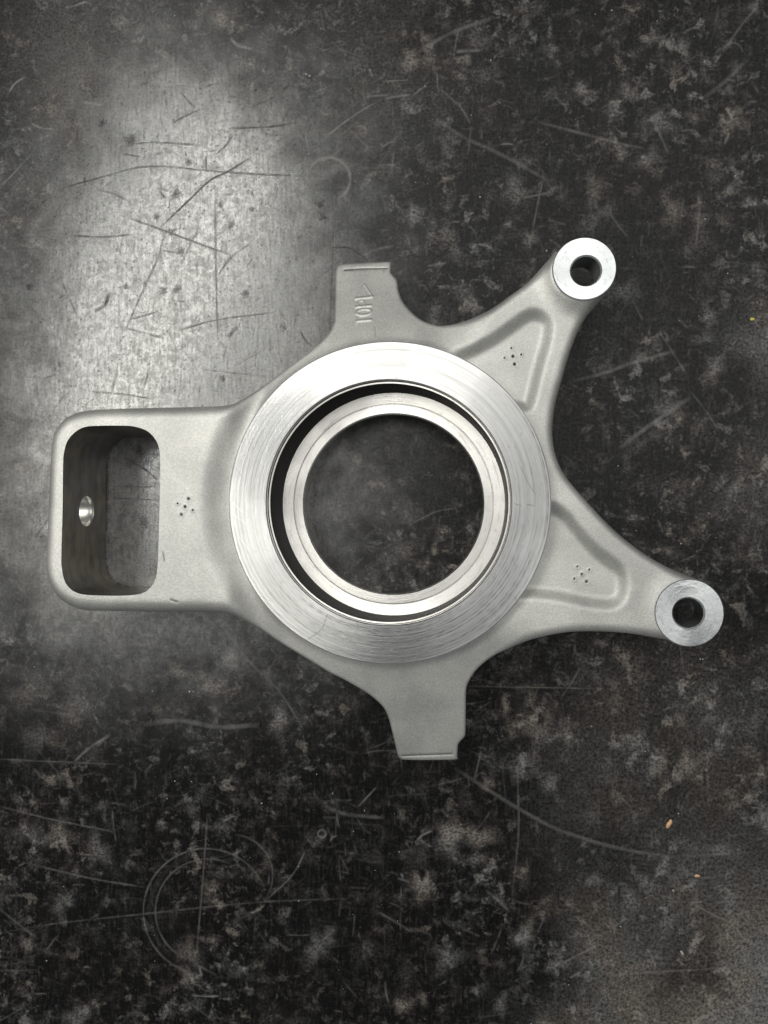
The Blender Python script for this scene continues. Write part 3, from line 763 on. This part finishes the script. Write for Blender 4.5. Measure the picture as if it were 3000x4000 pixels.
h = (HC[0], HC[1], 0)
RI = 480/F*(D-ZR)
face = [(r, ZR) for r in np.linspace(HR-.35, RI+.35, 44)]
fl = lathe('flange_ring', [(HR-.1, 26.0), (HR, 34.7), (HR-.12, 34.92)]+face+[(RI, 34.7), (RI, 34.0), (RI, 33.5)], M['ring'], root, h, 960)
def mark_ring(o):
    """tool lines that run round the face, knocks and hairline cuts across it"""
    n = len(o.data.vertices); co = np.zeros(n*3, np.float32); o.data.vertices.foreach_get('co', co)
    co = co.reshape(-1, 3)*1000; r = np.hypot(co[:, 0], co[:, 1]); a = np.degrees(np.arctan2(co[:, 1], co[:, 0])) % 360
    ln = np.zeros(n); sf = np.zeros(n)
    for i in range(620):
        r0 = rng.uniform(RI+.5, HR-.4); low = rng.random() < .68
        a0 = rng.normal(275, 42) if low else rng.uniform(0, 360)
        L = rng.uniform(10, 85); v = min(.8, rng.exponential(.19)+.06)*(1 if low else .55)
        da = np.abs((a-a0+180) % 360-180)
        k = (np.abs(r-r0) < .5) & (da < L/2)
        q = r[k]-r0
        ln[k] = np.maximum(ln[k], v*np.exp(-(q/.15)**2)*np.clip((L/2-da[k])/5, 0, 1)*(.55+.45*np.sin(np.radians(a[k]*rng.uniform(9, 40)+i))**2))
    ri = np.round((r-RI)/.31).astype(int); tab = rng.random(80)**2.2*.42; ph = rng.uniform(0, 6.3, 80); fr = rng.integers(1, 5, 80)
    ri = np.clip(ri, 0, 79)
    ln = np.maximum(ln, tab[ri]*(.6+.4*np.sin(np.radians(a)*fr[ri]+ph[ri])))
    def seg(arr, p, q, v, wd):
        p, q = np.array(p), np.array(q); d = q-p; t = np.clip(((co[:, :2]-p)@d)/(d@d), 0, 1)
        e = np.hypot(*((p+t[:, None]*d)-co[:, :2]).T); k = e < wd*2.2
        arr[k] = np.maximum(arr[k], v*np.exp(-(e[k]/wd)**2))
    def loc(u, v): return P(u, v, ZR)-HC
    for pts, v in (([(1203, 2495), (1240, 2475), (1262, 2450), (1278, 2400)], .8), ([(1250, 2445), (1250, 2490)], .5), ([(1440, 2465), (1470, 2480), (1500, 2495)], .7), ([(2035, 1825), (2060, 1880), (2090, 1930)], .6),
                   ([(2060, 1972), (2085, 1975)], .8), ([(2010, 1968), (2035, 1975)], .7), ([(1395, 2430), (1400, 2450)], .7), ([(915, 1820), (950, 1870)], .35)):
        for p, q in zip(pts[:-1], pts[1:]): seg(ln, loc(*p), loc(*q), v, .17)
    for i in range(170):      # knocked area at lower left and a rubbed one at lower right
        if i % 5 < 3: u, v = rng.normal(1000, 55), rng.normal(2180, 90)
        else: u, v = rng.normal(2040, 50), rng.normal(2190, 70)
        p = loc(u, v); ang = rng.normal(-.75, .35) if i % 5 < 3 else rng.uniform(0, 3.1); L = rng.exponential(1.6)+.5
        k_ = rng.random() < .7; seg(sf if k_ else ln, p, p+L*np.array([math.cos(ang), math.sin(ang)]), rng.uniform(.2, .8)*(1 if k_ else .45), .18)
    for pts in ([(1000, 2310), (1050, 2340)], [(1010, 2330), (1070, 2358)], [(985, 2290), (1010, 2312)], [(905, 1965), (945, 2000)], [(905, 2010), (955, 2045)], [(930, 2095), (970, 2150)], [(985, 2235), (1025, 2252)]):
        seg(sf, loc(*pts[0]), loc(*pts[1]), 1., .28)
    for nm, arr in (('tool_line', ln), ('scuff', sf)):
        at = o.data.attributes.new(nm, 'FLOAT', 'POINT'); at.data.foreach_set('value', np.clip(arr, 0, 1).astype(np.float32))
mark_ring(fl)
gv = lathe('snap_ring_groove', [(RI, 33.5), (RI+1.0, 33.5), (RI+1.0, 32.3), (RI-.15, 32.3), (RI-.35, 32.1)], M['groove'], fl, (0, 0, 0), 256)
lathe('groove_lip', [(RI-.1, 32.35), (RI-.62, 32.3), (RI-.72, 32.05), (RI-.62, 31.9)], M['seat'], fl, (0, 0, 0), 256)
LZ = 12.4
SH = .5   # the seat sits a little off the flange's axis
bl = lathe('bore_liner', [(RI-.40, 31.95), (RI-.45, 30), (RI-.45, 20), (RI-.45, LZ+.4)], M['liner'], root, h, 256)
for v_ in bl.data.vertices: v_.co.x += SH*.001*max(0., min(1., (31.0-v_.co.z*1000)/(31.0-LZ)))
RB = 351/F*(D-LZ); RG = 391/F*(D-LZ)
lathe('bearing_seat', [(RI-.3, LZ+.5), (RI-.9, LZ+.42), (RG+.25, LZ+.05), (RG+.12, LZ-.28), (RG-.12, LZ-.28), (RG-.25, LZ+.10), (RB+.5, LZ), (RB, LZ-.4), (RB-.02, LZ-1.2), (RB+.7, LZ-1.6), (RB+.9, .05)], M['seat'], root, (h[0]+SH, h[1], 0), 256)

def boss(c, r, z, zb, hu, hv, hr):
    hc = P(hu, hv, z)
    off = hc-c
    n = 96; prof = [('o', r-.25, zb), ('o', r-.1, z-2.4), ('o', r, z-.3), ('o', r-.3, z), ('m', .5, z+.005), ('i', hr+.5, z), ('i', hr, z-.5), ('i', hr-.03, zb+.8), ('i', hr+.3, zb)]
    vs, fs = [], []; m = len(prof)
    for i in range(n):
        a = 2*math.pi*i/n; ca, sa = math.cos(a), math.sin(a)
        for kind, q, zz in prof:
            if kind == 'o': x, y = q*ca, q*sa
            elif kind == 'i': x, y = off[0]+q*ca, off[1]+q*sa
            else: x, y = off[0]*.5+(r+hr)/2*ca, off[1]*.5+(r+hr)/2*sa
            vs.append((x, y, zz))
    for i in range(n):
        j = (i+1) % n
        for k in range(m): q = (k+1) % m; fs.append((i*m+k, j*m+k, j*m+q, i*m+q))
    o = mesh_obj('mounting_boss', vs, fs, M['boss'], root, sharp=6)
    o.location = (c[0]*.001, c[1]*.001, 0)
    return o
boss(B1, R1, Z1, 22.5, 2289, 1057, 56/F*(D-Z1))
boss(B2, R2, Z2, 21.0, 2690, 2395, 56.5/F*(D-Z2))

# ------------------------------------------------------------------ loose bits on the bench
def chip(name, label, u, v, ln, wd, ht, ang, mat, curl=.0):
    """small curled flake: a bent, tapered lens of metal or plastic"""
    n, m = 9, 7; vs, fs = [], []
    for i in range(n):
        t = i/(n-1); s = math.sin(math.pi*(.08+.84*t))**.6
        for k in range(m):
            a = 2*math.pi*k/m
            x = (t-.5)*ln; y = wd/2*s*math.cos(a)*(1+.25*math.sin(5*t+k))+curl*((t-.5)**2)*ln*2; z = ht/2+ht/2*s*math.sin(a)
            vs.append((x, y, max(.0, z)))
    for i in range(n-1):
        for k in range(m): q = (k+1) % m; fs.append((i*m+k, i*m+q, (i+1)*m+q, (i+1)*m+k))
    fs += [tuple(range(m))[::-1], tuple((n-1)*m+k for k in range(m))]
    o = mesh_obj(name, vs, fs, mat, None); p = P(u, v)
    o.location = (p[0]*.001, p[1]*.001, .00002); o.rotation_euler = (0, 0, math.radians(ang))
    o['label'] = label; o['category'] = 'chip'; o['group'] = 'loose chips on the bench'
    return o
orange = mat_plain('orange_flake', (.92, .58, .32), .45, .2, .8); yellow = mat_plain('yellow_flake', (.75, .66, .15), .5)
pale = mat_plain('pale_flake', (.62, .55, .45), .5, 0, .6)
chip('copper_chip', 'largest orange chip on the dark bench at lower right', 2613, 3217, 3.6, 1.7, .8, 65, orange, .1)
chip('copper_chip', 'smaller orange chip below the largest orange one', 2722, 3420, 2.0, 1.2, .6, 10, orange)
chip('pale_chip', 'pale beige chip at lower right near the bottom edge', 2663, 3720, 1.9, .9, .5, -50, pale)
chip('yellow_chip', 'small yellow chip near the right edge of the bench', 2937, 1248, 1.7, 1.3, .6, 20, yellow)

def build_dust():
    vs, fs = [], []
    def bit(p, r):
        b = len(vs); n = 5; a0 = random.random()*6
        for k in range(n):
            a = a0+2*math.pi*k/n; q = r*random.uniform(.6, 1.2)
            vs.append((p[0]+q*math.cos(a), p[1]+q*math.sin(a), .02))
        vs.append((p[0], p[1], r*.7))
        for k in range(n): fs.append((b+k, b+(k+1) % n, b+n))
    for (u, v, r) in ((748, 3140-87, .33), (1022, 3138, .5), (683, 3052, .32), (1917, 235, .34), (2390, 40, .42), (2325, 55, .3), (1875, 770, .45), (2755, 855, .3), (2310, 2837, .33), (2520, 2935, .32), (2735, 2575, .35),
                      (2745, 2575, .3), (2660, 2123, .3), (2485, 2073, .28), (2415, 1820, .33), (2630, 3478, .4), (2425, 3620, .3), (1795, 3645, .3), (1205, 600, .3), (740, 2702, .4), (755, 2702, .35), (595, 2700, .35), (1210, 296, .55), (1195, 290, .4), (1560, 3328, .35), (1800, 3220, .3)):
        bit(P(u, v), r)
    for i in range(420):
        bit((rng.uniform(-190, 150), rng.uniform(-215, 220)), min(.34, rng.exponential(.06)+.07))
    o = mesh_obj('dust', vs, fs, mat_plain('pale_dust', (.62, .6, .55), .7), None, smooth=False)
    o['kind'] = 'stuff'; o['label'] = 'tiny pale specks of dust scattered over the bench'; o['category'] = 'dust'
build_dust()
